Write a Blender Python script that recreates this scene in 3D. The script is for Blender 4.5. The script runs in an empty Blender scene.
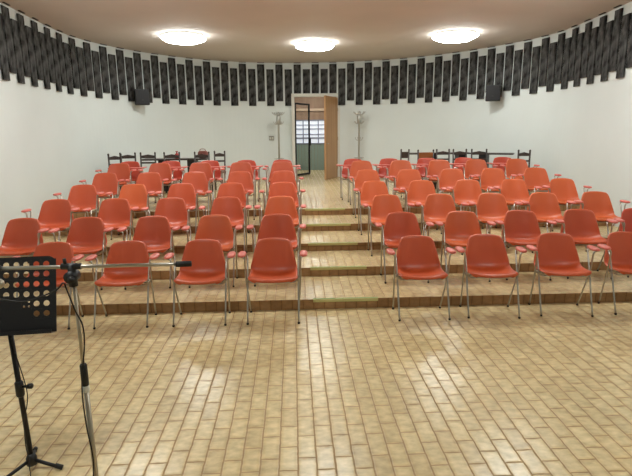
import bpy, bmesh, math, random
from mathutils import Vector, Matrix
random.seed(7)
S = bpy.context.scene
COL = S.collection
PI = math.pi

# ------------------------------------------------------------------ materials
def srgb(r, g, b):
    f = lambda c: (c/255/12.92) if c/255 <= .04045 else ((c/255+.055)/1.055)**2.4
    return (f(r), f(g), f(b), 1)

def mat(name, col, rough=.5, metal=0, spec=.5, noise=None, coat=0):
    m = bpy.data.materials.new(name); m.use_nodes = True
    nt = m.node_tree; b = nt.nodes['Principled BSDF']
    b.inputs['Base Color'].default_value = col
    b.inputs['Roughness'].default_value = rough
    b.inputs['Metallic'].default_value = metal
    b.inputs['Specular IOR Level'].default_value = spec
    b.inputs['Coat Weight'].default_value = coat
    if noise:
        sc, lo, hi = noise[:3]
        tc = nt.nodes.new('ShaderNodeTexCoord'); mp = nt.nodes.new('ShaderNodeMapping')
        mp.inputs['Scale'].default_value = noise[3] if len(noise) > 3 else (1, 1, 1)
        n = nt.nodes.new('ShaderNodeTexNoise'); n.inputs['Scale'].default_value = sc
        n.inputs['Detail'].default_value = 5
        r = nt.nodes.new('ShaderNodeValToRGB')
        r.color_ramp.elements[0].position = noise[4] if len(noise) > 4 else .3; r.color_ramp.elements[1].position = noise[5] if len(noise) > 4 else .7
        r.color_ramp.elements[0].color = lo; r.color_ramp.elements[1].color = hi
        nt.links.new(tc.outputs['Object'], mp.inputs['Vector'])
        nt.links.new(mp.outputs['Vector'], n.inputs['Vector'])
        nt.links.new(n.outputs['Fac'], r.inputs['Fac'])
        nt.links.new(r.outputs['Color'], b.inputs['Base Color'])
    return m

def emit(name, col, st):
    m = bpy.data.materials.new(name); m.use_nodes = True
    b = m.node_tree.nodes['Principled BSDF']
    b.inputs['Base Color'].default_value = (.8, .8, .8, 1)
    b.inputs['Emission Color'].default_value = col
    b.inputs['Emission Strength'].default_value = st
    return m

def tiles(name, c1, c2, grout, bw, bh, off, rough, swap=True, var=.5, mortar=.0045, axis='floor'):
    """fired clay tiles: running rows, uneven edges, cloudy glaze"""
    m = bpy.data.materials.new(name); m.use_nodes = True
    nt = m.node_tree; N = nt.nodes; L = nt.links
    b = N['Principled BSDF']
    tc = N.new('ShaderNodeTexCoord')
    sep = N.new('ShaderNodeSeparateXYZ'); L.new(tc.outputs['Object'], sep.inputs[0])
    com = N.new('ShaderNodeCombineXYZ')
    if axis == 'floor':
        L.new(sep.outputs['Y'], com.inputs['X']); L.new(sep.outputs['X'], com.inputs['Y'])
    else:
        L.new(sep.outputs['Z'], com.inputs['X']); L.new(sep.outputs['X'], com.inputs['Y'])
    wob = N.new('ShaderNodeTexNoise'); wob.inputs['Scale'].default_value = 13; wob.inputs['Detail'].default_value = 2
    L.new(com.outputs[0], wob.inputs['Vector'])
    sub = N.new('ShaderNodeVectorMath'); sub.operation = 'SUBTRACT'; sub.inputs[1].default_value = (.5, .5, .5)
    L.new(wob.outputs['Color'], sub.inputs[0])
    scl = N.new('ShaderNodeVectorMath'); scl.operation = 'SCALE'; scl.inputs['Scale'].default_value = .013
    L.new(sub.outputs[0], scl.inputs[0])
    add = N.new('ShaderNodeVectorMath'); add.operation = 'ADD'
    L.new(com.outputs[0], add.inputs[0]); L.new(scl.outputs[0], add.inputs[1])
    br = N.new('ShaderNodeTexBrick')
    br.offset = off; br.offset_frequency = 2
    br.inputs['Scale'].default_value = 1
    br.inputs['Brick Width'].default_value = bw; br.inputs['Row Height'].default_value = bh
    br.inputs['Mortar Size'].default_value = mortar; br.inputs['Mortar Smooth'].default_value = 1
    br.inputs['Bias'].default_value = 0
    br.inputs['Color1'].default_value = c1; br.inputs['Color2'].default_value = c2; br.inputs['Mortar'].default_value = grout
    L.new(add.outputs[0], br.inputs['Vector'])
    cl = N.new('ShaderNodeTexNoise'); cl.inputs['Scale'].default_value = 22; cl.inputs['Detail'].default_value = 6
    mp = N.new('ShaderNodeMapping'); mp.inputs['Scale'].default_value = (1, .55, 1)
    L.new(com.outputs[0], mp.inputs['Vector']); L.new(mp.outputs[0], cl.inputs['Vector'])
    rmp = N.new('ShaderNodeMapRange'); rmp.inputs['From Min'].default_value = .25; rmp.inputs['From Max'].default_value = .75
    rmp.inputs['To Min'].default_value = 1-var*.5; rmp.inputs['To Max'].default_value = 1+var*.35
    L.new(cl.outputs['Fac'], rmp.inputs['Value'])
    big = N.new('ShaderNodeTexNoise'); big.inputs['Scale'].default_value = .9; big.inputs['Detail'].default_value = 3
    L.new(com.outputs[0], big.inputs['Vector'])
    rm2 = N.new('ShaderNodeMapRange'); rm2.inputs['From Min'].default_value = .3; rm2.inputs['From Max'].default_value = .7
    rm2.inputs['To Min'].default_value = .88; rm2.inputs['To Max'].default_value = 1.1
    L.new(big.outputs['Fac'], rm2.inputs['Value'])
    mu = N.new('ShaderNodeMath'); mu.operation = 'MULTIPLY'
    L.new(rmp.outputs[0], mu.inputs[0]); L.new(rm2.outputs[0], mu.inputs[1])
    mix = N.new('ShaderNodeVectorMath'); mix.operation = 'SCALE'
    ed = N.new('ShaderNodeTexBrick'); ed.offset = off; ed.offset_frequency = 2       # edges of each tile fired darker
    for nm_, v_ in (('Scale', 1), ('Brick Width', bw), ('Row Height', bh), ('Mortar Size', .034), ('Mortar Smooth', 1), ('Bias', 0)): ed.inputs[nm_].default_value = v_
    ed.inputs['Color1'].default_value = ed.inputs['Color2'].default_value = (1, 1, 1, 1); ed.inputs['Mortar'].default_value = (.90, .85, .76, 1)
    L.new(add.outputs[0], ed.inputs['Vector'])
    em = N.new('ShaderNodeVectorMath'); em.operation = 'MULTIPLY'
    L.new(br.outputs['Color'], em.inputs[0]); L.new(ed.outputs['Color'], em.inputs[1])
    L.new(em.outputs[0], mix.inputs[0]); L.new(mu.outputs[0], mix.inputs['Scale'])
    L.new(mix.outputs[0], b.inputs['Base Color'])
    rr = N.new('ShaderNodeMapRange'); rr.inputs['To Min'].default_value = rough; rr.inputs['To Max'].default_value = .6
    L.new(br.outputs['Fac'], rr.inputs['Value']); L.new(rr.outputs[0], b.inputs['Roughness'])
    bp = N.new('ShaderNodeBump'); bp.inputs['Strength'].default_value = .25; bp.inputs['Distance'].default_value = .004
    inv = N.new('ShaderNodeMath'); inv.operation = 'MULTIPLY_ADD'; inv.inputs[1].default_value = -1
    sm = N.new('ShaderNodeMath'); sm.operation = 'MULTIPLY'; sm.inputs[1].default_value = .35
    L.new(cl.outputs['Fac'], sm.inputs[0])
    L.new(br.outputs['Fac'], inv.inputs[0]); L.new(sm.outputs[0], inv.inputs[2])
    L.new(inv.outputs[0], bp.inputs['Height']); L.new(bp.outputs[0], b.inputs['Normal'])
    b.inputs['Specular IOR Level'].default_value = .5
    return m

M = {}
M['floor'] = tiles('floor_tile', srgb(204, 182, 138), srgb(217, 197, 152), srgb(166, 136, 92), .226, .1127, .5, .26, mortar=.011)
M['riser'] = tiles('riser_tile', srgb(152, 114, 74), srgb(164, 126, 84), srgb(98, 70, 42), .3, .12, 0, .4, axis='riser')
M['wall'] = mat('wall_paint', srgb(221, 224, 218), .7, noise=(1.2, srgb(219, 226, 224), srgb(223, 230, 228)))
M['ceil'] = mat('ceiling_paint', srgb(205, 190, 176), .8, noise=(1.5, srgb(207, 198, 190), srgb(211, 202, 194)))
M['orange'] = mat('orange_shell_plastic', srgb(205, 80, 42), .4, spec=.6, noise=(3, srgb(202, 93, 46), srgb(209, 99, 50)))
M['orange_dark'] = mat('deep_orange_shell_plastic', srgb(196, 68, 42), .4, spec=.6, noise=(3, srgb(192, 80, 42), srgb(199, 86, 45)))
M['red'] = mat('red_shell_plastic', srgb(192, 50, 42), .4, spec=.6, noise=(3, srgb(192, 66, 40), srgb(199, 73, 43)))
M['pad'] = mat('salmon_arm_plastic', srgb(214, 112, 100), .35)
M['chrome'] = mat('chrome_tube', srgb(178, 174, 166), .28, 1)
M['steel'] = mat('brushed_steel', srgb(176, 168, 152), .38, .9)
M['stand_steel'] = mat('satin_stand_steel', srgb(186, 186, 180), .45, .55)
M['rubber'] = mat('black_rubber', srgb(28, 26, 25), .7)
M['black'] = mat('matt_black_metal', srgb(22, 21, 23), .5, .2)
M['plastic_black'] = mat('black_plastic', srgb(20, 20, 22), .45)
M['slat'] = mat('smoky_charcoal_board', srgb(50, 50, 50), .75, spec=.2, noise=(5, srgb(22, 21, 20), srgb(104, 104, 102), (1.6, 1.6, 1.0), .4, .72))
M['clip'] = mat('dark_clip', srgb(48, 44, 40), .6)
M['darkwood'] = mat('dark_stained_wood', srgb(46, 34, 28), .4, noise=(9, srgb(36, 26, 22), srgb(58, 42, 34), (1, 1, .15)))
M['midwood'] = mat('brown_wood', srgb(150, 84, 36), .45, noise=(9, srgb(130, 72, 30), srgb(166, 96, 44), (.3, 1, 1)))
M['doorwood'] = mat('oak_veneer', srgb(176, 122, 66), .45, noise=(7, srgb(172, 126, 80), srgb(194, 150, 104), (1, 1, .05)))
M['frame'] = mat('pale_door_frame', srgb(216, 215, 206), .5)
M['strip'] = mat('yellow_grip_strip', srgb(192, 186, 124), .7)
M['strip_green'] = mat('green_strip_edge', srgb(128, 150, 92), .7)
M['switch'] = mat('grey_switch_plastic', srgb(150, 150, 140), .5)
M['bag'] = mat('maroon_leather', srgb(120, 70, 60), .35, noise=(12, srgb(110, 60, 52), srgb(136, 82, 70)))
M['redcloth'] = mat('red_fabric', srgb(150, 52, 46), .8)
M['dado'] = mat('grey_green_boards', srgb(136, 150, 138), .5)
M['brownpanel'] = mat('brown_panelling', srgb(142, 112, 88), .6, noise=(6, srgb(132, 102, 80), srgb(152, 122, 96), (1, 1, .2)))
M['beam'] = mat('light_brown_beam', srgb(184, 156, 130), .6)
M['lamp'] = emit('lamp_diffuser', (.96, 1, .97, 1), 26)
M['lampbase'] = mat('white_lamp_base', srgb(230, 230, 225), .5)
M['window'] = emit('daylit_window', srgb(196, 202, 226), .5)
M['grey'] = mat('grey_shelf', srgb(120, 122, 130), .6)
g = bpy.data.materials.new('door_glass'); g.use_nodes = True
gb = g.node_tree.nodes['Principled BSDF']; gb.inputs['Transmission Weight'].default_value = 1
gb.inputs['Roughness'].default_value = .02; gb.inputs['IOR'].default_value = 1.02; gb.inputs['Base Color'].default_value = (.95, .97, .97, 1)
M['glass'] = g

# ------------------------------------------------------------------ helpers
def obj(name, bm, m, parent=None, smooth=False):
    me = bpy.data.meshes.new(name); bm.normal_update(); bm.to_mesh(me); bm.free()
    if not isinstance(m, (list, tuple)): m = [m]
    for k in m: me.materials.append(k)
    if smooth:
        for p in me.polygons: p.use_smooth = True
    o = bpy.data.objects.new(name, me); COL.objects.link(o)
    if parent: o.parent = parent
    return o

def empty(name, loc=(0, 0, 0), rz=0):
    o = bpy.data.objects.new(name, None); COL.objects.link(o)
    o.location = loc; o.rotation_euler = (0, 0, rz); o.empty_display_size = .1
    return o

def tag(o, label, cat, group=None):
    o['label'] = label; o['category'] = cat
    if group: o['group'] = group
    return o

def struct(o):
    o['kind'] = 'structure'; return o

def box(bm, c, s, bev=0, rot=None):
    r = bmesh.ops.create_cube(bm, size=1)
    vs = r['verts']
    for v in vs: v.co = Vector((v.co.x*s[0], v.co.y*s[1], v.co.z*s[2]))
    if bev:
        es = list({e for v in vs for e in v.link_edges})
        rb = bmesh.ops.bevel(bm, geom=es, offset=bev, segments=2, affect='EDGES', profile=.6)
        vs = list({v for f in rb['faces'] for v in f.verts} | {v for v in vs if v.is_valid})
    for v in vs:
        if rot is not None: v.co = rot @ v.co
        v.co += Vector(c)
    return bm

def boxo(name, c, s, m, parent=None, bev=0, rot=None):
    return obj(name, box(bmesh.new(), c, s, bev, rot), m, parent)

def smoothpath(pts, n=5):
    P = [Vector(p) for p in pts]
    if len(P) < 3: return P
    out = []
    for i in range(len(P)-1):
        p0 = P[max(i-1, 0)]; p1 = P[i]; p2 = P[i+1]; p3 = P[min(i+2, len(P)-1)]
        for k in range(n):
            t = k/n
            out.append(.5*((2*p1)+(p2-p0)*t+(2*p0-5*p1+4*p2-p3)*t*t+(3*p1-p0-3*p2+p3)*t**3))
    out.append(P[-1]); return out

def tube(bm, pts, r, seg=8, sm=0):
    P = smoothpath(pts, sm) if sm else [Vector(p) for p in pts]
    rad = r if isinstance(r, (list, tuple)) else [r]*len(P)
    if len(rad) != len(P): rad = [rad[0]+(rad[-1]-rad[0])*i/(len(P)-1) for i in range(len(P))]
    rings = []; up = None
    for i, p in enumerate(P):
        d = (P[min(i+1, len(P)-1)]-P[max(i-1, 0)]).normalized()
        if up is None:
            up = Vector((0, 0, 1)) if abs(d.z) < .9 else Vector((1, 0, 0))
        a = d.cross(up).normalized(); up = a.cross(d).normalized()
        rings.append([bm.verts.new(p+(a*math.cos(2*PI*k/seg)+up*math.sin(2*PI*k/seg))*rad[i]) for k in range(seg)])
    for i in range(len(rings)-1):
        for k in range(seg):
            bm.faces.new((rings[i][k], rings[i][(k+1) % seg], rings[i+1][(k+1) % seg], rings[i+1][k]))
    bm.faces.new(rings[0][::-1]); bm.faces.new(rings[-1])
    return bm

def tubeo(name, pts, r, m, parent=None, seg=8, sm=0):
    bm = tube(bmesh.new(), pts, r, seg, sm)
    bmesh.ops.recalc_face_normals(bm, faces=bm.faces)
    return obj(name, bm, m, parent, True)

def lathe(bm, prof, c=(0, 0, 0), seg=16, rot0=0):
    rings = []
    for (r, z) in prof:
        rings.append([bm.verts.new((c[0]+r*math.cos(rot0+2*PI*k/seg), c[1]+r*math.sin(rot0+2*PI*k/seg), c[2]+z)) for k in range(seg)])
    for i in range(len(rings)-1):
        for k in range(seg):
            bm.faces.new((rings[i][k], rings[i][(k+1) % seg], rings[i+1][(k+1) % seg], rings[i+1][k]))
    bm.faces.new(rings[0][::-1]); bm.faces.new(rings[-1])
    bmesh.ops.recalc_face_normals(bm, faces=bm.faces)
    return bm

def bake(o, mods):
    for t, kw in mods:
        md = o.modifiers.new(t, t)
        for k, v in kw.items(): setattr(md, k, v)
    dg = bpy.context.evaluated_depsgraph_get(); dg.update()
    me = bpy.data.meshes.new_from_object(o.evaluated_get(dg))
    o.modifiers.clear(); me.name = o.name; o.data = me
    return o

def dup(root):
    r = root.copy(); COL.objects.link(r)
    for ch in root.children:
        c = ch.copy(); COL.objects.link(c); c.parent = r
        for gch in ch.children:
            d = gch.copy(); COL.objects.link(d); d.parent = c
    return r

ORD = ['', 'first', 'second', 'third', 'fourth', 'fifth', 'sixth', 'seventh', 'eighth', 'ninth', 'tenth', 'eleventh', 'twelfth', 'thirteenth',
       'fourteenth', 'fifteenth', 'sixteenth', 'seventeenth', 'eighteenth', 'nineteenth', 'twentieth']
def ordn(n):
    if n <= 20: return ORD[n]
    t = {2: 'twenty', 3: 'thirty', 4: 'forty'}[n//10]
    return t+'-'+ORD[n % 10] if n % 10 else {3: 'thirtieth', 4: 'fortieth'}[n//10]

# ------------------------------------------------------------------ the hall
HC = 3.93                                 # ceiling height
D1, TS, RI = 5.322, .9158, .1144          # first step, step depth, riser
ZR = 5*RI                                 # level of the back platform
YF = -3.5; CX = -.06
# plan of the wall: a round end that closes in a little along both sides
PLAN = [(-4.80, 6.6), (-4.88, 7.6), (-4.97, 8.6), (-5.04, 9.4), (-5.09, 10.2), (-5.11, 10.9), (-5.04, 11.55), (-4.84, 12.25), (-4.5, 12.98), (-4.06, 13.65),
        (-3.5, 14.3), (-2.8, 14.88), (-1.95, 15.3), (-1.0, 15.49), (0, 15.47), (.9, 15.34), (1.7, 15.08), (2.4, 14.72), (3.0, 14.28), (3.55, 13.74), (4.05, 13.1),
        (4.45, 12.45), (4.78, 11.75), (4.97, 11.1), (5.02, 10.5), (4.98, 9.9), (4.92, 9.2), (4.85, 8.6), (4.76, 7.6), (4.68, 6.6)]
def plan_curve():
    Q = [p.xy for p in smoothpath([(x, y, 0) for x, y in PLAN], 16)]
    out = []
    for k, p in enumerate(Q):
        t = (Q[min(k+1, len(Q)-1)]-Q[max(k-1, 0)]).normalized()
        out.append(p+Vector((-t.y, t.x))*.04)
    return out
WQ = plan_curve(); WS_ = [0]
for a, b in zip(WQ, WQ[1:]): WS_.append(WS_[-1]+(b-a).length)
k0 = min(range(len(WQ)), key=lambda k: abs(WQ[k].x+.125) + (0 if WQ[k].y > 13 else 99))
WS_ = [v-WS_[k0]-(-.125-WQ[k0].x) for v in WS_]
def wpath(s):
    """point and inward normal along the wall, s measured from the middle of the back"""
    if s <= WS_[0]: a, b, t = WQ[0], WQ[1], s-WS_[0]
    elif s >= WS_[-1]: a, b, t = WQ[-1], WQ[-2], WS_[-1]-s
    else:
        lo = 0; hi = len(WS_)-1
        while hi-lo > 1:
            m = (lo+hi)//2
            if WS_[m] <= s: lo = m
            else: hi = m
        a, b = WQ[lo], WQ[hi]; d = (b-a).normalized()
        return a+d*(s-WS_[lo]), Vector((d.y, -d.x))
    d = Vector((0, 1)); return a+d*t, Vector((1, 0)) if s < 0 else Vector((-1, 0))
LL, LR = WS_[0], WS_[-1]
EL, ER = LL-(WQ[0].y-YF), LR+(WQ[-1].y-YF)
def solve(fn, lo, hi):
    for _ in range(50):
        m = (lo+hi)/2
        if fn(m): lo = m
        else: hi = m
    return lo
DX0, DX1, DZ = -.56, .84, ZR+2.42          # rough opening of the doorway
def s_at_x(x): return solve(lambda s: wpath(s)[0].x < x, -7.2, 7.2)
def wall_part(name, ss, z0, z1, th=.12):
    bm = bmesh.new(); prev = None
    for s in ss:
        p, n = wpath(s); q = p-n*th
        ring = [bm.verts.new((p.x, p.y, z0)), bm.verts.new((p.x, p.y, z1)), bm.verts.new((q.x, q.y, z1)), bm.verts.new((q.x, q.y, z0))]
        if prev:
            for k in range(4): bm.faces.new((prev[k], prev[(k+1) % 4], ring[(k+1) % 4], ring[k]))
        else: first = ring
        prev = ring
    bm.faces.new(first[::-1]); bm.faces.new(prev)
    bmesh.ops.recalc_face_normals(bm, faces=bm.faces)
    return bm
def lin(a, b, n): return [a+(b-a)*i/n for i in range(n+1)]
sa, sb = s_at_x(DX0), s_at_x(DX1)
bm = wall_part('w', lin(LL, sa, 90), 0, HC)
for ss, z0 in ((lin(sa, sb, 10), DZ), (lin(sb, LR, 90), 0)):
    b2 = wall_part('w', ss, z0, HC); me = bpy.data.meshes.new('tmp'); b2.to_mesh(me); b2.free(); bm.from_mesh(me); bpy.data.meshes.remove(me)
struct(obj('wall_back', bm, M['wall']))
struct(obj('wall_left', wall_part('w', lin(EL, LL, 1), 0, HC), M['wall']))
struct(obj('wall_right', wall_part('w', lin(LR, ER, 1), 0, HC), M['wall']))
struct(boxo('wall_front', (CX, YF-.06, HC/2), (10.6, .12, HC), M['wall']))
struct(boxo('ceiling', (CX, (YF+15.6)/2, HC+.05), (11, 15.8-YF, .1), M['ceil']))

# floor and the five shallow tiers
struct(boxo('floor', (CX, (YF+D1)/2+.2, -.05), (10.8, D1-YF+.8, .1), M['floor']))
def s_at_y(y, sg):
    return solve(lambda s: wpath(s)[0].y < y, EL, -6) if sg < 0 else solve(lambda s: wpath(s)[0].y > y, 6, ER)
for k in range(5):
    y0 = D1+k*TS
    pts = [wpath(s)[0]+wpath(s)[1]*.004 for s in lin(s_at_y(y0, -1), s_at_y(y0, 1), 110)]
    pts[0].y = y0; pts[-1].y = y0
    bm = bmesh.new()
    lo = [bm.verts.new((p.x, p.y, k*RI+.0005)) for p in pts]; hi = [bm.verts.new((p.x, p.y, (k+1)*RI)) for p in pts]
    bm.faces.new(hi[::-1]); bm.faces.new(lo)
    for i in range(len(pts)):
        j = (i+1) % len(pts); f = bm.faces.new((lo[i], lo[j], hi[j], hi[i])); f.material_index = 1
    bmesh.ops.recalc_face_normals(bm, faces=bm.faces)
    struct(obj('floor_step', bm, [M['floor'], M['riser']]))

# yellow grip strips on the step edges in the aisle
for k in range(5):
    y0 = D1+k*TS; z = (k+1)*RI
    r = empty('grip_strip', (0, y0, z))
    bm = bmesh.new(); box(bm, (0, -.006, -.014), (.73, .011, .034), .002)
    obj('strip_face', bm, M['strip'], r)
    bm = bmesh.new(); box(bm, (0, .012, .0025), (.73, .026, .004), .001)
    obj('strip_top', bm, M['strip_green'], r)
    tag(r, 'pale yellow grip strip on the %s step edge %s' % (('lowest', 'second', 'third', 'fourth', 'topmost')[k], ('nearest the open front floor', 'up the centre aisle', 'up the centre aisle', 'up the centre aisle', 'before the back platform')[k]),
        'grip strip', 'grip strips up the aisle steps')

# ------------------------------------------------------------------ dark wall slats
PITCH_L, PITCH_R = .2705, .2635
WS, TK = .212, .028
GS = 'dark slats round the top of the wall'
i_first, i_last = -40, 40
for i in range(i_first, i_last+1):
    s = i*(PITCH_L if i < 0 else PITCH_R)
    p, n = wpath(s)
    high = i % 2 != 0
    z0, z1 = (2.835, 3.88) if high else (2.70, 3.745)
    side = min(1, max(0, (abs(s)-4.5)/4)); z0 += .065*side
    short = -1 <= i <= 3
    if short: z0 = DZ+.06
    ang = math.atan2(-n.x, n.y)+PI
    r = empty('hanging_slat', (p.x+n.x*(TK/2+.012), p.y+n.y*(TK/2+.012), z0), math.atan2(n.y, n.x)+PI/2)
    h = z1-z0
    bm = bmesh.new(); box(bm, (0, 0, h/2), (WS, TK, h), .003)
    board = obj('board', bm, M['slat'], r)
    bm = bmesh.new(); box(bm, (0, TK/2+.006, h*.5), (.05, .0115, h*.8)); obj('batten', bm, M['clip'], r)
    if high:
        bm = bmesh.new(); box(bm, (0, -.03, HC-z0-.008), (WS*.95, .035, .012), .002); obj('ceiling_clip', bm, M['clip'], r)
    kind = 'higher-set' if high else 'lower-set'
    if short:
        lab = 'short %s dark slat above the doorway, %s from its left end' % (kind, ORD[i+2])
    elif i < -1:
        lab = 'long %s dark wall slat, %s to the left of the doorway' % (kind, ordn(-1-i))
    else:
        lab = 'long %s dark wall slat, %s to the right of the doorway' % (kind, ordn(i-3))
    tag(r, lab, 'wall slat', GS)

# ------------------------------------------------------------------ ceiling lights
def ceiling_light():
    r = empty('ceiling_light')
    obj('base_ring', lathe(bmesh.new(), [(.45, 0), (.465, -.012), (.465, -.042), (.45, -.046)], seg=8, rot0=PI/8), M['lampbase'], r)
    obj('diffuser', lathe(bmesh.new(), [(.47, -.0475), (.475, -.06), (.44, -.098), (.34, -.14), (.2, -.147), (.02, -.148)], seg=8, rot0=PI/8), M['lamp'], r)
    return r
L0 = ceiling_light()
lights = [((-2.80, 11.15), 'octagonal white ceiling light at the back, left of the doorway'),
          ((-.02, 12.1), 'octagonal white ceiling light at the back, in front of the doorway'),
          ((2.88, 11.0), 'octagonal white ceiling light at the back, right of the doorway'),
          ((-3.1, 7.2), 'octagonal white ceiling light over the left seats'),
          ((-.1, 7.2), 'octagonal white ceiling light over the middle of the aisle'),
          ((3.0, 7.2), 'octagonal white ceiling light over the right seats'),
          ((-2.4, 2.0), 'added unseen octagonal fill light over the left of the open floor'),  # this pair is added out of view to brighten the front floor
          ((2.4, 2.0), 'added unseen octagonal fill light over the right of the open floor')]
for k, ((x, y), lab) in enumerate(lights):
    o = L0 if k == 0 else dup(L0)
    o.location = (x, y, HC); tag(o, lab, 'ceiling light', 'octagonal ceiling lights')

# ------------------------------------------------------------------ shell chairs
def shell_mesh(name, m, parent):
    P = [(-.224, .436, .172, 0, .034), (-.237, .449, .208, .002, .042), (-.226, .466, .234, .006, .038), (-.18, .466, .246, .012, .012), (-.10, .450, .250, .022, 0),
         (-.01, .430, .249, .034, 0), (.07, .424, .246, .050, -.006), (.125, .436, .240, .060, -.02), (.158, .472, .241, .045, -.044),
         (.175, .522, .235, .02, -.056), (.190, .585, .221, .006, -.056), (.205, .650, .208, 0, -.05), (.223, .718, .192, -.004, -.044),
         (.234, .764, .178, -.008, -.038), (.241, .791, .162, -.012, -.032), (.250, .804, .143, -.014, -.026), (.266, .802, .141, -.014, -.020)]
    V = [-1.03, -1, -.93, -.8, -.6, -.4, -.2, 0, .2, .4, .6, .8, .93, 1, 1.03]
    bm = bmesh.new(); rows = []
    for (y, z, w, rz, ry) in P:
        row = []
        back = max(0, min(1, (z-.43)/.12)) if y > .06 else 0
        for v in V:
            a = min(abs(v), 1)
            x = w*max(-1, min(1, v))
            yy = y+ry*a**2.6; zz = z+rz*a**3
            if abs(v) > 1:
                x += math.copysign(.010, v); yy += .013*back; zz -= .013*(1-back)
            row.append(bm.verts.new((x, yy, zz)))
        rows.append(row)
    for i in range(len(rows)-1):
        for k in range(len(V)-1):
            bm.faces.new((rows[i][k], rows[i][k+1], rows[i+1][k+1], rows[i+1][k]))
    o = obj(name, bm, m, parent, True)
    bake(o, [('SUBSURF', dict(levels=2, render_levels=2)), ('SOLIDIFY', dict(thickness=.006, offset=0))])
    for p in o.data.polygons: p.use_smooth = True
    return o

def pad_mesh(name, sx, parent):
    """rounded arm pad, flat below and slightly domed above"""
    bm = bmesh.new()
    n = 20; rings = []
    for (sc, z) in ((.84, .674), (1, .680), (1, .692), (.84, .700), (.4, .703)):
        ring = []
        for k in range(n):
            a = 2*PI*k/n; c, s = math.cos(a), math.sin(a)
            ring.append(bm.verts.new((sx*.326+.042*sc*math.copysign(abs(c)**.7, c), -.0+.105*(sc*.5+.5)*math.copysign(abs(s)**.75, s), z)))
        rings.append(ring)
    for i in range(len(rings)-1):
        for k in range(n): bm.faces.new((rings[i][k], rings[i][(k+1) % n], rings[i+1][(k+1) % n], rings[i+1][k]))
    bm.faces.new(rings[0][::-1]); bm.faces.new(rings[-1])
    bmesh.ops.recalc_face_normals(bm, faces=bm.faces)
    return obj(name, bm, M['pad'], parent, True)

def tablet_mesh(name, sx, m, parent):
    bm = bmesh.new()
    out = [(.37, .10), (.37, -.14), (.33, -.20), (.06, -.20), (.02, -.16), (.02, -.08), (.08, -.04), (.24, -.02), (.285, .03), (.29, .10)]
    lo = [bm.verts.new((sx*x, y, .685)) for x, y in out]; hi = [bm.verts.new((sx*x, y, .700)) for x, y in out]
    bm.faces.new(hi); bm.faces.new(lo[::-1])
    for k in range(len(out)):
        j = (k+1) % len(out); bm.faces.new((lo[k], lo[j], hi[j], hi[k]))
    bmesh.ops.recalc_face_normals(bm, faces=bm.faces)
    bmesh.ops.bevel(bm, geom=[e for e in bm.edges if e.calc_length() > .03], offset=.003, segments=2, affect='EDGES')
    return obj(name, bm, m, parent)

def make_chair(m, tablet=0):
    r = empty('shell_chair')
    shell_mesh('seat_shell', m, r)
    for sx in (-1, 1):
        X = lambda v: sx*v
        fl = tubeo('front_leg', [(X(.265), -.262, .012), (X(.266), -.178, .22), (X(.267), -.095, .44), (X(.270), -.015, .615), (X(.284), .03, .664), (X(.325), .05, .676)], .0095, M['chrome'], r, sm=3)
        obj('foot_cap', lathe(bmesh.new(), [(.009, 0), (.0125, .002), (.0125, .014), (.0112, .019)], (X(.265), -.262, 0), 8), M['rubber'], fl)
        rl = tubeo('rear_leg', [(X(.265), .098, .012), (X(.276), .022, .22), (X(.289), -.055, .44), (X(.291), -.078, .60), (X(.297), -.082, .662), (X(.328), -.08, .676)], .0095, M['chrome'], r, sm=3)
        obj('foot_cap', lathe(bmesh.new(), [(.009, 0), (.0125, .002), (.0125, .014), (.0112, .019)], (X(.265), .098, 0), 8), M['rubber'], rl)
        if tablet == sx: tablet_mesh('writing_tablet', sx, M['pad'], r)
        else: pad_mesh('arm_pad', sx, r)
        bm = bmesh.new(); box(bm, (X(.2625), -.08, .432), (.022, .10, .03), .003)
        obj('side_bracket', bm, M['steel'], r)
    bm = bmesh.new()
    tube(bm, [(-.26, -.11, .43), (-.22, -.11, .405), (.22, -.11, .405), (.26, -.11, .43)], .0095)
    tube(bm, [(-.26, -.05, .43), (-.22, .03, .392), (.22, .03, .392), (.26, -.05, .43)], .0095)
    for x in (-.12, .12): tube(bm, [(x, -.11, .405), (x, .03, .392)], .009)
    bmesh.ops.recalc_face_normals(bm, faces=bm.faces)
    obj('seat_support', bm, M['chrome'], r, True)
    return r

FO = .532
row_y = [D1-.3934+.235]+[D1+k*TS+FO+.26 for k in range(4)]+[9.70, 10.37]
row_z = [0, RI, 2*RI, 3*RI, 4*RI, ZR, ZR]
XL = [[-.79, -1.555, -2.36, -3.15], [-.78, -1.57, -2.35, -3.18, -3.97], [-.75, -1.53, -2.33, -3.14, -3.97], [-.74, -1.57, -2.37, -3.15, -3.95],
      [-.75, -1.52, -2.33, -3.15, -3.92], [-.78, -1.58, -2.37, -3.16, -3.95], [-.79, -1.54, -2.30, -3.10, -3.93]]
XR = [[.79, 1.57, 2.37, 3.17], [.82, 1.61, 2.41, 3.23, 4.03], [.79, 1.58, 2.38, 3.19, 4.01], [.76, 1.54, 2.33, 3.14, 3.98],
      [.78, 1.54, 2.35, 3.14, 3.96], [.78, 1.56, 2.35, 3.13, 3.97], [.70, 1.46, 2.26, 3.06, 3.90]]
rown = ['front', 'second', 'third', 'fourth', 'fifth', 'sixth', 'back']
proto = {'orange': make_chair(M['orange']), 'orange_dark': make_chair(M['orange_dark']), 'red': make_chair(M['red']),
         'tabL': make_chair(M['red'], -1), 'tabR': make_chair(M['red'], 1)}
used = set()
GC = 'orange shell armchairs in tiered rows'
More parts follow.
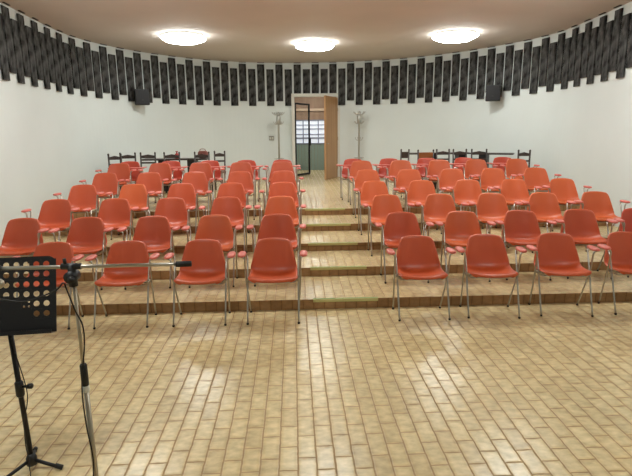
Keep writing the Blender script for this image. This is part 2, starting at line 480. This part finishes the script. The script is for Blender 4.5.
for k in range(7):
    for side, XS in (('left', XL[k]), ('right', XR[k])):
        for c, x in enumerate(XS):
            if k == 6: key = 'tabR' if side == 'left' else 'tabL'
            elif k == 1 and side == 'right' and c == 4: key = 'red'
            else: key = 'orange_dark' if (side == 'left' or k < 2) and random.random() < .75 else 'orange'
            if 1 <= k <= 5: x += [0, 0, -.02, -.055, -.075][c] if side == 'right' else [0, 0, .005, .02, .025][c]
            if key in used: o = dup(proto[key])
            else: o = proto[key]; used.add(key)
            a = (math.radians([-1, -5, -6, -6, -6][c]) if side == 'right' else math.radians([0, 0, 1, 2, 2][c]))+random.uniform(-.02, .02)
            o.location = (x+.2*math.sin(a), row_y[k]+random.uniform(-.006, .006), row_z[k])
            o.rotation_euler = (0, 0, a)
            what = 'red plastic chair with small tablet' if k == 6 else ('red plastic armchair' if key == 'red' else 'orange plastic armchair')
            where = ['at the centre aisle', 'second from the aisle', 'third from the aisle', 'fourth from the aisle', 'fifth from the aisle'][c]
            tag(o, '%s, %s row, %s block, %s' % (what, rown[k], side, where), 'chair', GC)

# ------------------------------------------------------------------ doorway, doors, corridor
YD = 15.5
r = empty('door_frame', (0, 0, 0)); struct(r)
fw, x0, x1, zt = .09, -.54, .82, ZR+2.385
y_f, y_b = YD-.13, YD+.10
for nm, c, s in (('left_jamb', (x0, (y_f+y_b)/2, (ZR+zt)/2), (fw, y_b-y_f, zt-ZR)),
                 ('right_jamb', (x1, (y_f+y_b)/2, (ZR+zt)/2), (fw, y_b-y_f, zt-ZR)),
                 ('head', ((x0+x1)/2, (y_f+y_b)/2, zt+fw/2), (x1-x0+fw, y_b-y_f, fw))):
    boxo(nm, c, s, M['frame'], r, .004)
d = struct(empty('door_1', (x1-.05, YD-.14, ZR+.008), math.atan2(-.76, -.45)+PI))
# local +x runs from the hinge along the leaf
d.rotation_euler = (0, 0, math.atan2(-1.0, -.43))
boxo('leaf', (.54, 0, 1.17), (1.08, .045, 2.34), M['doorwood'], d, .003)
for z in (.3, 1.15, 2.0): obj('hinge', lathe(bmesh.new(), [(.008, -.05), (.008, .05)], (0, .028, z), 8), M['steel'], d)
bm = bmesh.new(); tube(bm, [(1.01, .022, 1.02), (1.01, .055, 1.02), (.91, .06, 1.02)], .009); obj('handle', bm, M['steel'], d, True)
# glazed door with a dark metal frame, swung away into the corridor
d2 = struct(empty('door_2', (x0+.05, YD+.15, ZR+.01), math.atan2(.80, .47)))
W2, H2 = .92, 2.22
for nm, c, s in (('stile', (.025, 0, H2/2), (.05, .04, H2)), ('stile', (W2-.025, 0, H2/2), (.05, .04, H2)),
                 ('rail', (W2/2, 0, .03), (W2-.1, .04, .06)), ('rail', (W2/2, 0, H2-.025), (W2-.1, .04, .05))):
    boxo(nm, c, s, M['black'], d2, .002)
boxo('pane', (W2/2, 0, H2/2), (W2-.1, .006, H2-.11), M['glass'], d2)
bm = bmesh.new(); box(bm, (W2-.03, -.035, 1.03), (.05, .05, .22), .006); obj('handle', bm, M['black'], d2)

YC = 18.3
struct(boxo('floor_corridor', (.1, (15.45+YC+.2)/2+.03, ZR-.052), (5.0, YC+.2-15.45, .1), M['floor']))
struct(boxo('ceiling_corridor', (.1, 17.05, ZR+2.85), (5.0, 2.9, .1), M['ceil']))
struct(boxo('wall_corridor', (-2.4, 17.05, ZR+1.4), (.1, 2.6, 2.8), M['wall']))
struct(boxo('wall_corridor_right', (2.6, 17.05, ZR+1.4), (.1, 2.6, 2.8), M['wall']))
struct(boxo('wall_far', (.1, YC+.05, ZR+1.4), (5.0, .1, 2.8), M['brownpanel']))
bm = bmesh.new()
for k in range(24):
    box(bm, (-1.24+k*.116, YC-.02, ZR+.46), (.108, .04, .92), .006)
struct(obj('trim_1', bm, M['dado']))
struct(boxo('trim_2', (.1, YC-.03, ZR+2.12), (2.9, .06, .09), M['beam'], None, .004))
w = struct(empty('window_1', (.08, YC-.02, ZR+.94)))
boxo('pane', (0, .005, .42), (2.7, .02, .80), M['window'], w)
for k in range(6): boxo('mullion', (-1.35+k*.54, -.02, .42), (.035, .03, .8), M['grey'], w)
for z, h in ((.0, .05), (.2, .05), (.33, .03), (.52, .03), (.66, .02), (.82, .04)): boxo('transom', (0, -.022, z), (2.7, .03, h), M['grey'], w)
Lc = dup(L0); Lc.location = (.1, 16.9, ZR+2.80); Lc.scale = (.85, .85, .85)  # extra lamp added out of sight to light the corridor
tag(Lc, 'added unseen octagonal fill light in the corridor beyond the doorway', 'ceiling light', 'octagonal ceiling lights')

# grey switch plate by the left coat stand
sp, sn = wpath(s_at_x(-1.21))
r = empty('switch_plate', (sp.x+sn.x*.008, sp.y+sn.y*.008, 1.755), math.atan2(sn.y, sn.x)+PI/2)
boxo('plate', (0, 0, 0), (.15, .015, .13), M['switch'], r, .004)
for x in (-.035, .035): boxo('rocker', (x, -.011, 0), (.05, .008, .07), M['frame'], r, .002)
tag(r, 'grey wall switch plate between the left coat stand and doorway', 'switch')

# ------------------------------------------------------------------ loudspeakers
def speaker(px, lab):
    s = s_at_x(px); p, n = wpath(s)
    rz = math.atan2(n.y, n.x)+PI/2
    r = empty('loudspeaker', (p.x, p.y, 2.62), rz)
    aim = math.atan2(3-p.y, -.3-p.x)+PI/2-rz          # turned on its bracket to face the hall
    def part(nm, bm, m):  # parts share the cabinet's turn
        o = obj(nm, bm, m, r); o.location = (0, -.235, 0); o.rotation_euler = (0, 0, aim); return o
    part('cabinet', box(bmesh.new(), (0, 0, .19), (.33, .20, .37), .012), M['plastic_black'])
    part('grille', box(bmesh.new(), (0, -.106, .19), (.29, .011, .33), .004), M['black'])
    part('badge', box(bmesh.new(), (0, -.1145, .12), (.04, .005, .02)), M['clip'])
    bm = bmesh.new(); box(bm, (0, -.085, .19), (.06, .08, .08), .004); box(bm, (0, -.05, .19), (.1, .012, .16)); obj('bracket', bm, M['black'], r)
    tag(r, lab, 'loudspeaker', 'black speakers on the back wall')
    return r
sl = speaker(-4.47, 'small black loudspeaker on the wall to the left of the doorway')
sr = speaker(4.50, 'small black loudspeaker on the wall to the right of the doorway')

# ------------------------------------------------------------------ coat stands
def coat_stand(loc, mid, lab):
    r = empty('coat_stand', loc)
    obj('pole', lathe(bmesh.new(), [(.027, .03), (.027, 1.82), (.045, 1.84), (.045, 1.9), (.01, 1.94)], seg=12), M['stand_steel'], r, True)
    bm = bmesh.new()
    for k in range(4):
        a = PI/4+k*PI/2
        tube(bm, [(0, 0, .07), (.17*math.cos(a), .17*math.sin(a), .04), (.23*math.cos(a), .23*math.sin(a), .012)], .012)
    obj('base', bm, M['stand_steel'], r, True)
    def ring(z, n, rad, rise, nm='hook'):
        for k in range(n):
            a = .2+2*PI*k/n; c, s = math.cos(a), math.sin(a)
            tubeo(nm, [(0, 0, z), (rad*.55*c, rad*.55*s, z-.015), (rad*c, rad*s, z+rise*.6), (rad*1.02*c, rad*1.02*s, z+rise)], .012, M['stand_steel'], r, 6, 3)
    ring(1.86, 6, .17, .07); ring(1.60, 6, .14, .06)
    obj('sleeve', lathe(bmesh.new(), [(.03, 1.58), (.065, 1.60), (.065, 1.80), (.035, 1.85)], seg=10), M['stand_steel'], r, True)
    if mid: ring(1.12, 4, .11, .08)
    bm = bmesh.new()
    tube(bm, [(.14*math.cos(2*PI*k/20), .14*math.sin(2*PI*k/20), .60) for k in range(21)], .012, 6)
    for k in range(4):
        a = k*PI/2+.3; tube(bm, [(0, 0, .54), (.14*math.cos(a), .14*math.sin(a), .60)], .006, 6)
    obj('umbrella_ring', bm, M['stand_steel'], r, True)
    tag(r, lab, 'coat stand', 'coat stands beside the doorway')
coat_stand((-.97, 14.9, ZR), False, 'metal coat stand against the wall left of the doorway')
coat_stand((1.38, 14.9, ZR), True, 'metal coat stand against the wall right of the doorway')

# ------------------------------------------------------------------ wooden chairs and tables at the back
def wood_chair(loc, rz, lab, w=.38, panel=None, wood='darkwood'):
    if panel == 'dark_board': panel = 'darkwood'
    r = empty('wooden_chair', loc, rz); m = M[wood]
    hw = w/2-.018
    for sx in (-1, 1):
        p = tubeo('back_post', [(sx*hw, .17, 0), (sx*hw, .16, .45), (sx*hw, .21, .90)], .019, m, r, 8)
        obj('finial', lathe(bmesh.new(), [(.012, 0), (.022, .015), (.02, .035), (.006, .05)], (sx*hw, .21, .895), 8), m, p, True)
        tubeo('front_leg', [(sx*hw, -.19, 0), (sx*hw, -.19, .44)], .018, m, r, 8)
        tubeo('side_stretcher', [(sx*hw, -.19, .2), (sx*hw, .165, .2)], .011, m, r, 6)
    bm = bmesh.new(); box(bm, (0, -.015, .45), (w+.02, .42, .03), .008); obj('seat', bm, m, r)
    tubeo('front_stretcher', [(-hw, -.19, .25), (hw, -.19, .25)], .011, m, r, 6)
    if panel:
        bm = bmesh.new(); box(bm, (0, .203, .80), (w-.04, .02, .15), .005); obj('back_panel', bm, M[panel], r)
    else:
        bm = bmesh.new()
        n = 9; prev = None
        for i in range(n):     # scalloped top rail
            x = -hw+2*hw*i/(n-1); t = abs(2*i/(n-1)-1); hgt = .085-.03*t
            q = [bm.verts.new((x, .195+.012, .805)), bm.verts.new((x, .195-.012+.004, .805)), bm.verts.new((x, .20-.008, .805+hgt)), bm.verts.new((x, .20+.012, .805+hgt))]
            if prev:
                for k in range(4): bm.faces.new((prev[k], prev[(k+1) % 4], q[(k+1) % 4], q[k]))
            else: bm.faces.new(q[::-1])
            prev = q
        bm.faces.new(prev); bmesh.ops.recalc_face_normals(bm, faces=bm.faces)
        obj('top_rail', bm, m, r)
        bm = bmesh.new(); box(bm, (0, .19, .70), (w-.04, .02, .04), .004); obj('lower_rail', bm, m, r)
    tag(r, lab, 'wooden chair', 'wooden chairs along the back wall')
    return r
def table(loc, rz, L, lab, h=.81, legs=None, d=.5):
    r = empty('narrow_table', loc, rz)
    bm = bmesh.new(); box(bm, (0, 0, h-.017), (L, d, .034), .004); obj('table_top', bm, M['darkwood'], r)
    for x in legs:
        bm = bmesh.new(); box(bm, (x, 0, (h-.034)/2), (.20, .34, h-.034), .006); obj('leg_panel', bm, M['plastic_black'], r)
    tag(r, lab, 'table', 'dark tables along the back wall')
    return r
wood_chair((-4.41, 11.12, ZR), .35, 'dark ladder-back chair farthest left against the wall, behind the seats', .29)
wood_chair((-4.32, 11.62, ZR), .2, 'dark ladder-back chair second from the left, between outermost chair and table', .36)
wood_chair((-3.90, 11.65, ZR), .06, 'dark ladder-back chair at the left end of the left table', .36)
wood_chair((-3.36, 11.62, ZR), 0, 'dark ladder-back chair before the middle of the left table', .38)
wood_chair((-2.68, 11.62, ZR), -.03, 'dark ladder-back chair behind the maroon bag', .36)
wood_chair((-2.34, 12.04, ZR), -.08, 'dark ladder-back chair just right of the maroon bag, end of left row', .28)
table((-3.38, 12.28, ZR), 0, 1.55, 'dark narrow table along the wall on the left side', .77, (-.28, .40), .44)
wood_chair((2.06, 11.9, ZR), -.35, 'dark turned wooden chair alone at the left of the right-hand row', .22, 'dark_board')
wood_chair((2.53, 11.45, ZR), .05, 'wooden chair with an orange-brown solid back board', .40, 'midwood')
wood_chair((2.99, 11.7, ZR), -.04, 'dark ladder-back chair just right of the orange-brown backed chair', .33)
wood_chair((3.36, 11.6, ZR), -.06, 'dark ladder-back chair in the middle of the right-hand row', .34)
wood_chair((3.79, 11.52, ZR), -.08, 'dark ladder-back chair left of the gap in the right-hand row', .38)
wood_chair((4.44, 10.72, ZR), -.35, 'dark ladder-back chair farthest right against the wall', .27)
table((3.0, 12.30, ZR), -.03, 1.50, 'dark narrow table behind the orange-brown backed chair', .84, (-.17, .56), .40)
table((4.22, 11.76, ZR), -.5, .80, 'dark narrow table set along the curve of the right wall', .84, (-.26, ), .34)

# bags on the left table
r = empty('handbag', (-2.71, 12.20, ZR+.77))
bm = bmesh.new(); bmesh.ops.create_uvsphere(bm, u_segments=20, v_segments=12, radius=1)
for v in bm.verts:
    x, y, z = v.co
    v.co = Vector((math.copysign(abs(x)**.6, x)*.125, math.copysign(abs(y)**.7, y)*.06, (math.copysign(abs(z)**.6, z)+1)*.09))
obj('body', bm, M['bag'], r, True)
tubeo('handle', [(-.07, -.02, .16), (-.05, -.02, .215), (.05, -.02, .215), (.07, -.02, .16)], .008, M['bag'], r, 6, 4)
bm = bmesh.new(); box(bm, (0, -.055, .125), (.16, .02, .09), .008); obj('flap', bm, M['bag'], r)
tag(r, 'maroon rounded handbag on the right end of the left table', 'bag')
r = empty('cloth_pouch', (-3.33, 12.22, ZR+.77))
bm = bmesh.new(); bmesh.ops.create_uvsphere(bm, u_segments=16, v_segments=10, radius=1)
for v in bm.verts:
    x, y, z = v.co; t = (z+1)/2
    v.co = Vector((x*.075*(1.1-.45*t), y*.05*(1.1-.4*t), max(0, z+.8)*.075))
obj('body', bm, M['redcloth'], r, True)
obj('tied_neck', lathe(bmesh.new(), [(.022, .125), (.016, .14), (.034, .17), (.03, .175)], seg=10), M['redcloth'], r, True)
tag(r, 'small red cloth pouch on the middle of the left table', 'pouch')

# ------------------------------------------------------------------ music stand
r = empty('music_stand', (-2.147, 2.71, 0))
tubeo('pole', [(0, 0, .06), (-.018, .0, .90)], .0145, M['black'], r, 10)
col = obj('collar', lathe(bmesh.new(), [(.016, .47), (.023, .48), (.023, .56), (.016, .57)], (-.01, 0, 0), 12), M['plastic_black'], r, True)
kb = bmesh.new(); tube(kb, [(.01, -.005, .535), (.044, -.0105, .54), (.046, -.011, .54), (.068, -.016, .543)], [.008, .008, .016, .016], 10)
obj('knob', kb, M['plastic_black'], col, True)
obj('hub', lathe(bmesh.new(), [(.018, .025), (.030, .03), (.030, .075), (.018, .10)], seg=12), M['plastic_black'], r, True)
for a in (-.12, 1.95, 4.0):
    lg = tubeo('leg', [(.025*math.cos(a), .025*math.sin(a), .055), (.10*math.cos(a), .10*math.sin(a), .034), (.17*math.cos(a), .17*math.sin(a), .016)], .0105, M['black'], r, 8)
    tubeo('foot', [(.145*math.cos(a), .145*math.sin(a), .025), (.185*math.cos(a), .185*math.sin(a), .0145)], .0145, M['rubber'], lg, 8)
# desk with punched holes
PX = .0525; nx, nz = 10, 6
desk = bmesh.new()
def hole_cell(bm, cx, cz, hw, hr, n=16):
    ins = []; outs = []
    for k in range(n):
        a = 2*PI*k/n+PI/n; c, s = math.cos(a), math.sin(a); q = max(abs(c), abs(s))
        ins.append(bm.verts.new((cx+hr*c, 0, cz+hr*s)))
        # snap square corners
        ox, oz = c/q, s/q
        outs.append((cx+hw*ox, 0, cz+hw*oz))
    corners = {}
    ov = [bm.verts.new(o) for o in outs]
    for k in range(n):
        j = (k+1) % n
        bm.faces.new((ins[k], ins[j], ov[j], ov[k]))
        a0 = 2*PI*k/n+PI/n; a1 = a0+2*PI/n
        # fill the corner triangle that the segment between two sides leaves open
        d0 = abs(math.cos(a0)) > abs(math.sin(a0)); d1 = abs(math.cos(a1)) > abs(math.sin(a1))
        if d0 != d1:
            cv = bm.verts.new((cx+hw*math.copysign(1, math.cos((a0+a1)/2)), 0, cz+hw*math.copysign(1, math.sin((a0+a1)/2))))
            bm.faces.new((ov[k], ov[j], cv))
def quad(bm, x0, x1, z0, z1):
    bm.faces.new([bm.verts.new(p) for p in ((x0, 0, z0), (x1, 0, z0), (x1, 0, z1), (x0, 0, z1))])
HW = PX/2; DW, DH = .288, .425
ztop = DH-.018
for i in range(nx):
    for j in range(nz):
        cx = (i-4.5)*PX; cz = ztop-HW-j*PX*1.05
        solid = j >= 4 and 1 < i < 8
        if solid and (i, j) == (7, 4):
            h2 = HW/2
            for qx, qz in ((-h2, -h2), (h2, -h2), (h2, h2)): hole_cell(desk, cx+qx, cz+qz, h2, .0062, 8)
            quad(desk, cx-HW, cx, cz, cz+HW)
            quad(desk, cx-HW, cx+HW, cz-HW*1.05, cz-HW); quad(desk, cx-HW, cx+HW, cz+HW, cz+HW*1.05)
        elif solid:
            quad(desk, cx-HW, cx+HW, cz-HW*1.05, cz+HW*1.05)
        else:
            hole_cell(desk, cx, cz, HW, .0165)
            # thin bands between rows
            quad(desk, cx-HW, cx+HW, cz-HW*1.05, cz-HW); quad(desk, cx-HW, cx+HW, cz+HW, cz+HW*1.05)
zl = ztop-HW*1.0-(nz-1)*PX*1.05-HW*1.05; zt2 = ztop-HW+HW*1.05
quad(desk, -5*PX, 5*PX, 0, zl); quad(desk, -DW, -5*PX, .0, zt2); quad(desk, 5*PX, DW, .0, zt2)
# top band with rounded corners
rc = .045
tp = [(-DW, zt2), (DW, zt2)]
if DH-rc > zt2: tp += [(DW, DH-rc)]
for k in range(7):
    a = k/6*PI/2; tp.append((DW-rc+rc*math.cos(a), max(zt2+.001, DH-rc+rc*math.sin(a))))
for k in range(7):
    a = PI/2+k/6*PI/2; tp.append((-DW+rc+rc*math.cos(a), max(zt2+.001, DH-rc+rc*math.sin(a))))
desk.faces.new([desk.verts.new((x, 0, z)) for x, z in tp])
bmesh.ops.remove_doubles(desk, verts=desk.verts, dist=.0004)
bmesh.ops.recalc_face_normals(desk, faces=desk.faces)
do = obj('desk', desk, M['black'], r)
md = do.modifiers.new('Solidify', 'SOLIDIFY'); md.thickness = .003; md.offset = 0
do.location = (-.038, -.05, .873); do.rotation_euler = (math.radians(-17), 0, math.radians(6))
bm = bmesh.new(); box(bm, (0, -.028, -.002), (.56, .056, .003)); box(bm, (0, -.055, .008), (.56, .003, .02)); lip = obj('lip', bm, M['black'], do)
bm = bmesh.new(); box(bm, (0, .02, .15), (.07, .03, .12), .004); obj('desk_bracket', bm, M['plastic_black'], do)
tag(r, 'black music stand with round holes punched in its desk, at left front', 'music stand')

tag(tubeo('cable', [(-2.145, 2.675, .845), (-2.128, 2.672, .74), (-2.108, 2.675, .61), (-2.098, 2.675, .51), (-2.108, 2.67, .43), (-2.128, 2.66, .35), (-2.122, 2.63, .21), (-2.10, 2.60, .10), (-2.12, 2.55, .006), (-2.4, 2.40, .005)], .0028, M['rubber'], None, 6, 5),
    'thin dark cable hanging down beside the music stand pole', 'cable')

# ------------------------------------------------------------------ microphone stand
MX, MY = -1.553, 2.2
r = empty('microphone_stand', (MX, MY, 0))
tubeo('lower_tube', [(0, 0, .06), (0, 0, .80)], .0125, M['steel'], r, 12)
tubeo('upper_tube', [(0, 0, .78), (0, 0, 1.31)], .008, M['steel'], r, 10)
obj('height_clutch', lathe(bmesh.new(), [(.012, .795), (.0165, .80), (.0165, .90), (.010, .91)], seg=12), M['plastic_black'], r, True)
obj('clutch_ring', lathe(bmesh.new(), [(.0145, .765), (.0165, .77), (.0165, .792), (.0145, .797)], seg=12), M['frame'], r, True)
bm = bmesh.new()
tube(bm, [(-.002, 0, 1.285), (-.002, 0, 1.385)], [.020, .017], 12)
tube(bm, [(-.004, -.028, 1.33), (-.004, .03, 1.33)], .027, 14)
tube(bm, [(-.045, 0, 1.376), (.04, 0, 1.376)], .0145, 10)
bmesh.ops.recalc_face_normals(bm, faces=bm.faces)
hd = obj('boom_joint', bm, M['plastic_black'], r, True)
obj('clamp_screw', tube(bmesh.new(), [(-.028, 0, 1.385), (-.03, 0, 1.412)], .008, 8), M['plastic_black'], hd, True)
bm = bmesh.new(); tube(bm, [(.0, -.028, 1.33), (.02, -.055, 1.325)], [.012, .016], 8)
bmesh.ops.recalc_face_normals(bm, faces=bm.faces)
obj('knob', bm, M['plastic_black'], hd, True)
tubeo('boom', [(-.55, 0, 1.372), (.50, 0, 1.376)], [.0092, .0078], M['chrome'], r, 10)
tubeo('boom_grip', [(.46, 0, 1.376), (.527, 0, 1.377)], .0135, M['rubber'], r, 12)
tubeo('boom_sleeve', [(-.36, 0, 1.374), (-.31, 0, 1.374)], .0125, M['plastic_black'], r, 10)
for a in (1.2, 3.3, 5.4):
    lg = tubeo('leg', [(.018*math.cos(a), .018*math.sin(a), .14), (.30*math.cos(a), .30*math.sin(a), .014)], .009, M['steel'], r, 8)
    tubeo('foot', [(.28*math.cos(a), .28*math.sin(a), .022), (.315*math.cos(a), .315*math.sin(a), .013)], .013, M['rubber'], lg, 8)
obj('leg_hub', lathe(bmesh.new(), [(.015, .06), (.026, .07), (.026, .16), (.015, .17)], seg=12), M['plastic_black'], r, True)
tag(r, 'chrome boom microphone stand standing right of the music stand', 'microphone stand')

r = empty('microphone', (-1.872, MY-.012, 1.306))
bm = bmesh.new(); bmesh.ops.create_uvsphere(bm, u_segments=16, v_segments=10, radius=.022); obj('grille', bm, M['steel'], r, True)
tubeo('body', [(-.012, 0, .004), (-.09, 0, .022), (-.17, 0, .038)], [.018, .011], M['plastic_black'], r, 10)
bm = bmesh.new(); tube(bm, [(-.085, .004, .02), (-.10, .01, .062)], .012, 8); obj('clip', bm, M['plastic_black'], r, True)
tag(r, 'small microphone clipped under the left end of the boom', 'microphone')
tag(tubeo('microphone_cable', [(-2.04, MY-.01, 1.345), (-2.06, MY-.03, 1.31), (-1.99, MY-.04, 1.28), (-1.86, MY-.04, 1.245), (-1.75, MY-.045, 1.232), (-1.615, MY-.05, 1.280), (-1.574, MY-.054, 1.316), (-1.562, MY-.052, 1.28),
     (-1.546, MY-.03, 1.176), (-1.524, MY-.026, 1.107), (-1.526, MY-.025, 1.011), (-1.552, MY-.024, .861), (-1.563, MY-.022, .752), (-1.560, MY-.022, .594), (-1.547, MY-.024, .45), (-1.552, MY-.03, .33), (-1.58, MY-.07, .12), (-1.66, MY-.12, .008), (-1.95, MY-.2, .006), (-2.4, MY-.3, .006)], .0036, M['rubber'], None, 6, 5),
    'black microphone cable looping from the boom down the stand tube', 'cable')

# ------------------------------------------------------------------ camera, world, view
f, pitch, yaw, roll = 500.0, .210728, .043368, .009173
F = Vector((math.sin(yaw)*math.cos(pitch), math.cos(yaw)*math.cos(pitch), -math.sin(pitch)))
R0 = Vector((math.cos(yaw), -math.sin(yaw), 0)); U0 = R0.cross(F)
R1 = R0*math.cos(roll)-U0*math.sin(roll); U1 = U0*math.cos(roll)+R0*math.sin(roll)
cd = bpy.data.cameras.new('camera'); cam = bpy.data.objects.new('camera', cd); COL.objects.link(cam)
cd.sensor_fit = 'HORIZONTAL'; cd.sensor_width = 36; cd.lens = f/632*36; cd.clip_start = .05; cd.clip_end = 100
cam.matrix_world = Matrix(((R1.x, U1.x, -F.x, -.5583), (R1.y, U1.y, -F.y, 0), (R1.z, U1.z, -F.z, 1.9557), (0, 0, 0, 1)))
S.camera = cam
wd = bpy.data.worlds.new('world'); S.world = wd; wd.use_nodes = True
wd.node_tree.nodes['Background'].inputs['Color'].default_value = (.6, .65, .7, 1)
wd.node_tree.nodes['Background'].inputs['Strength'].default_value = .1
vs = S.view_settings
vs.view_transform = 'Standard'; vs.look = 'None'; vs.exposure = .1; vs.gamma = 1; vs.use_curve_mapping = False
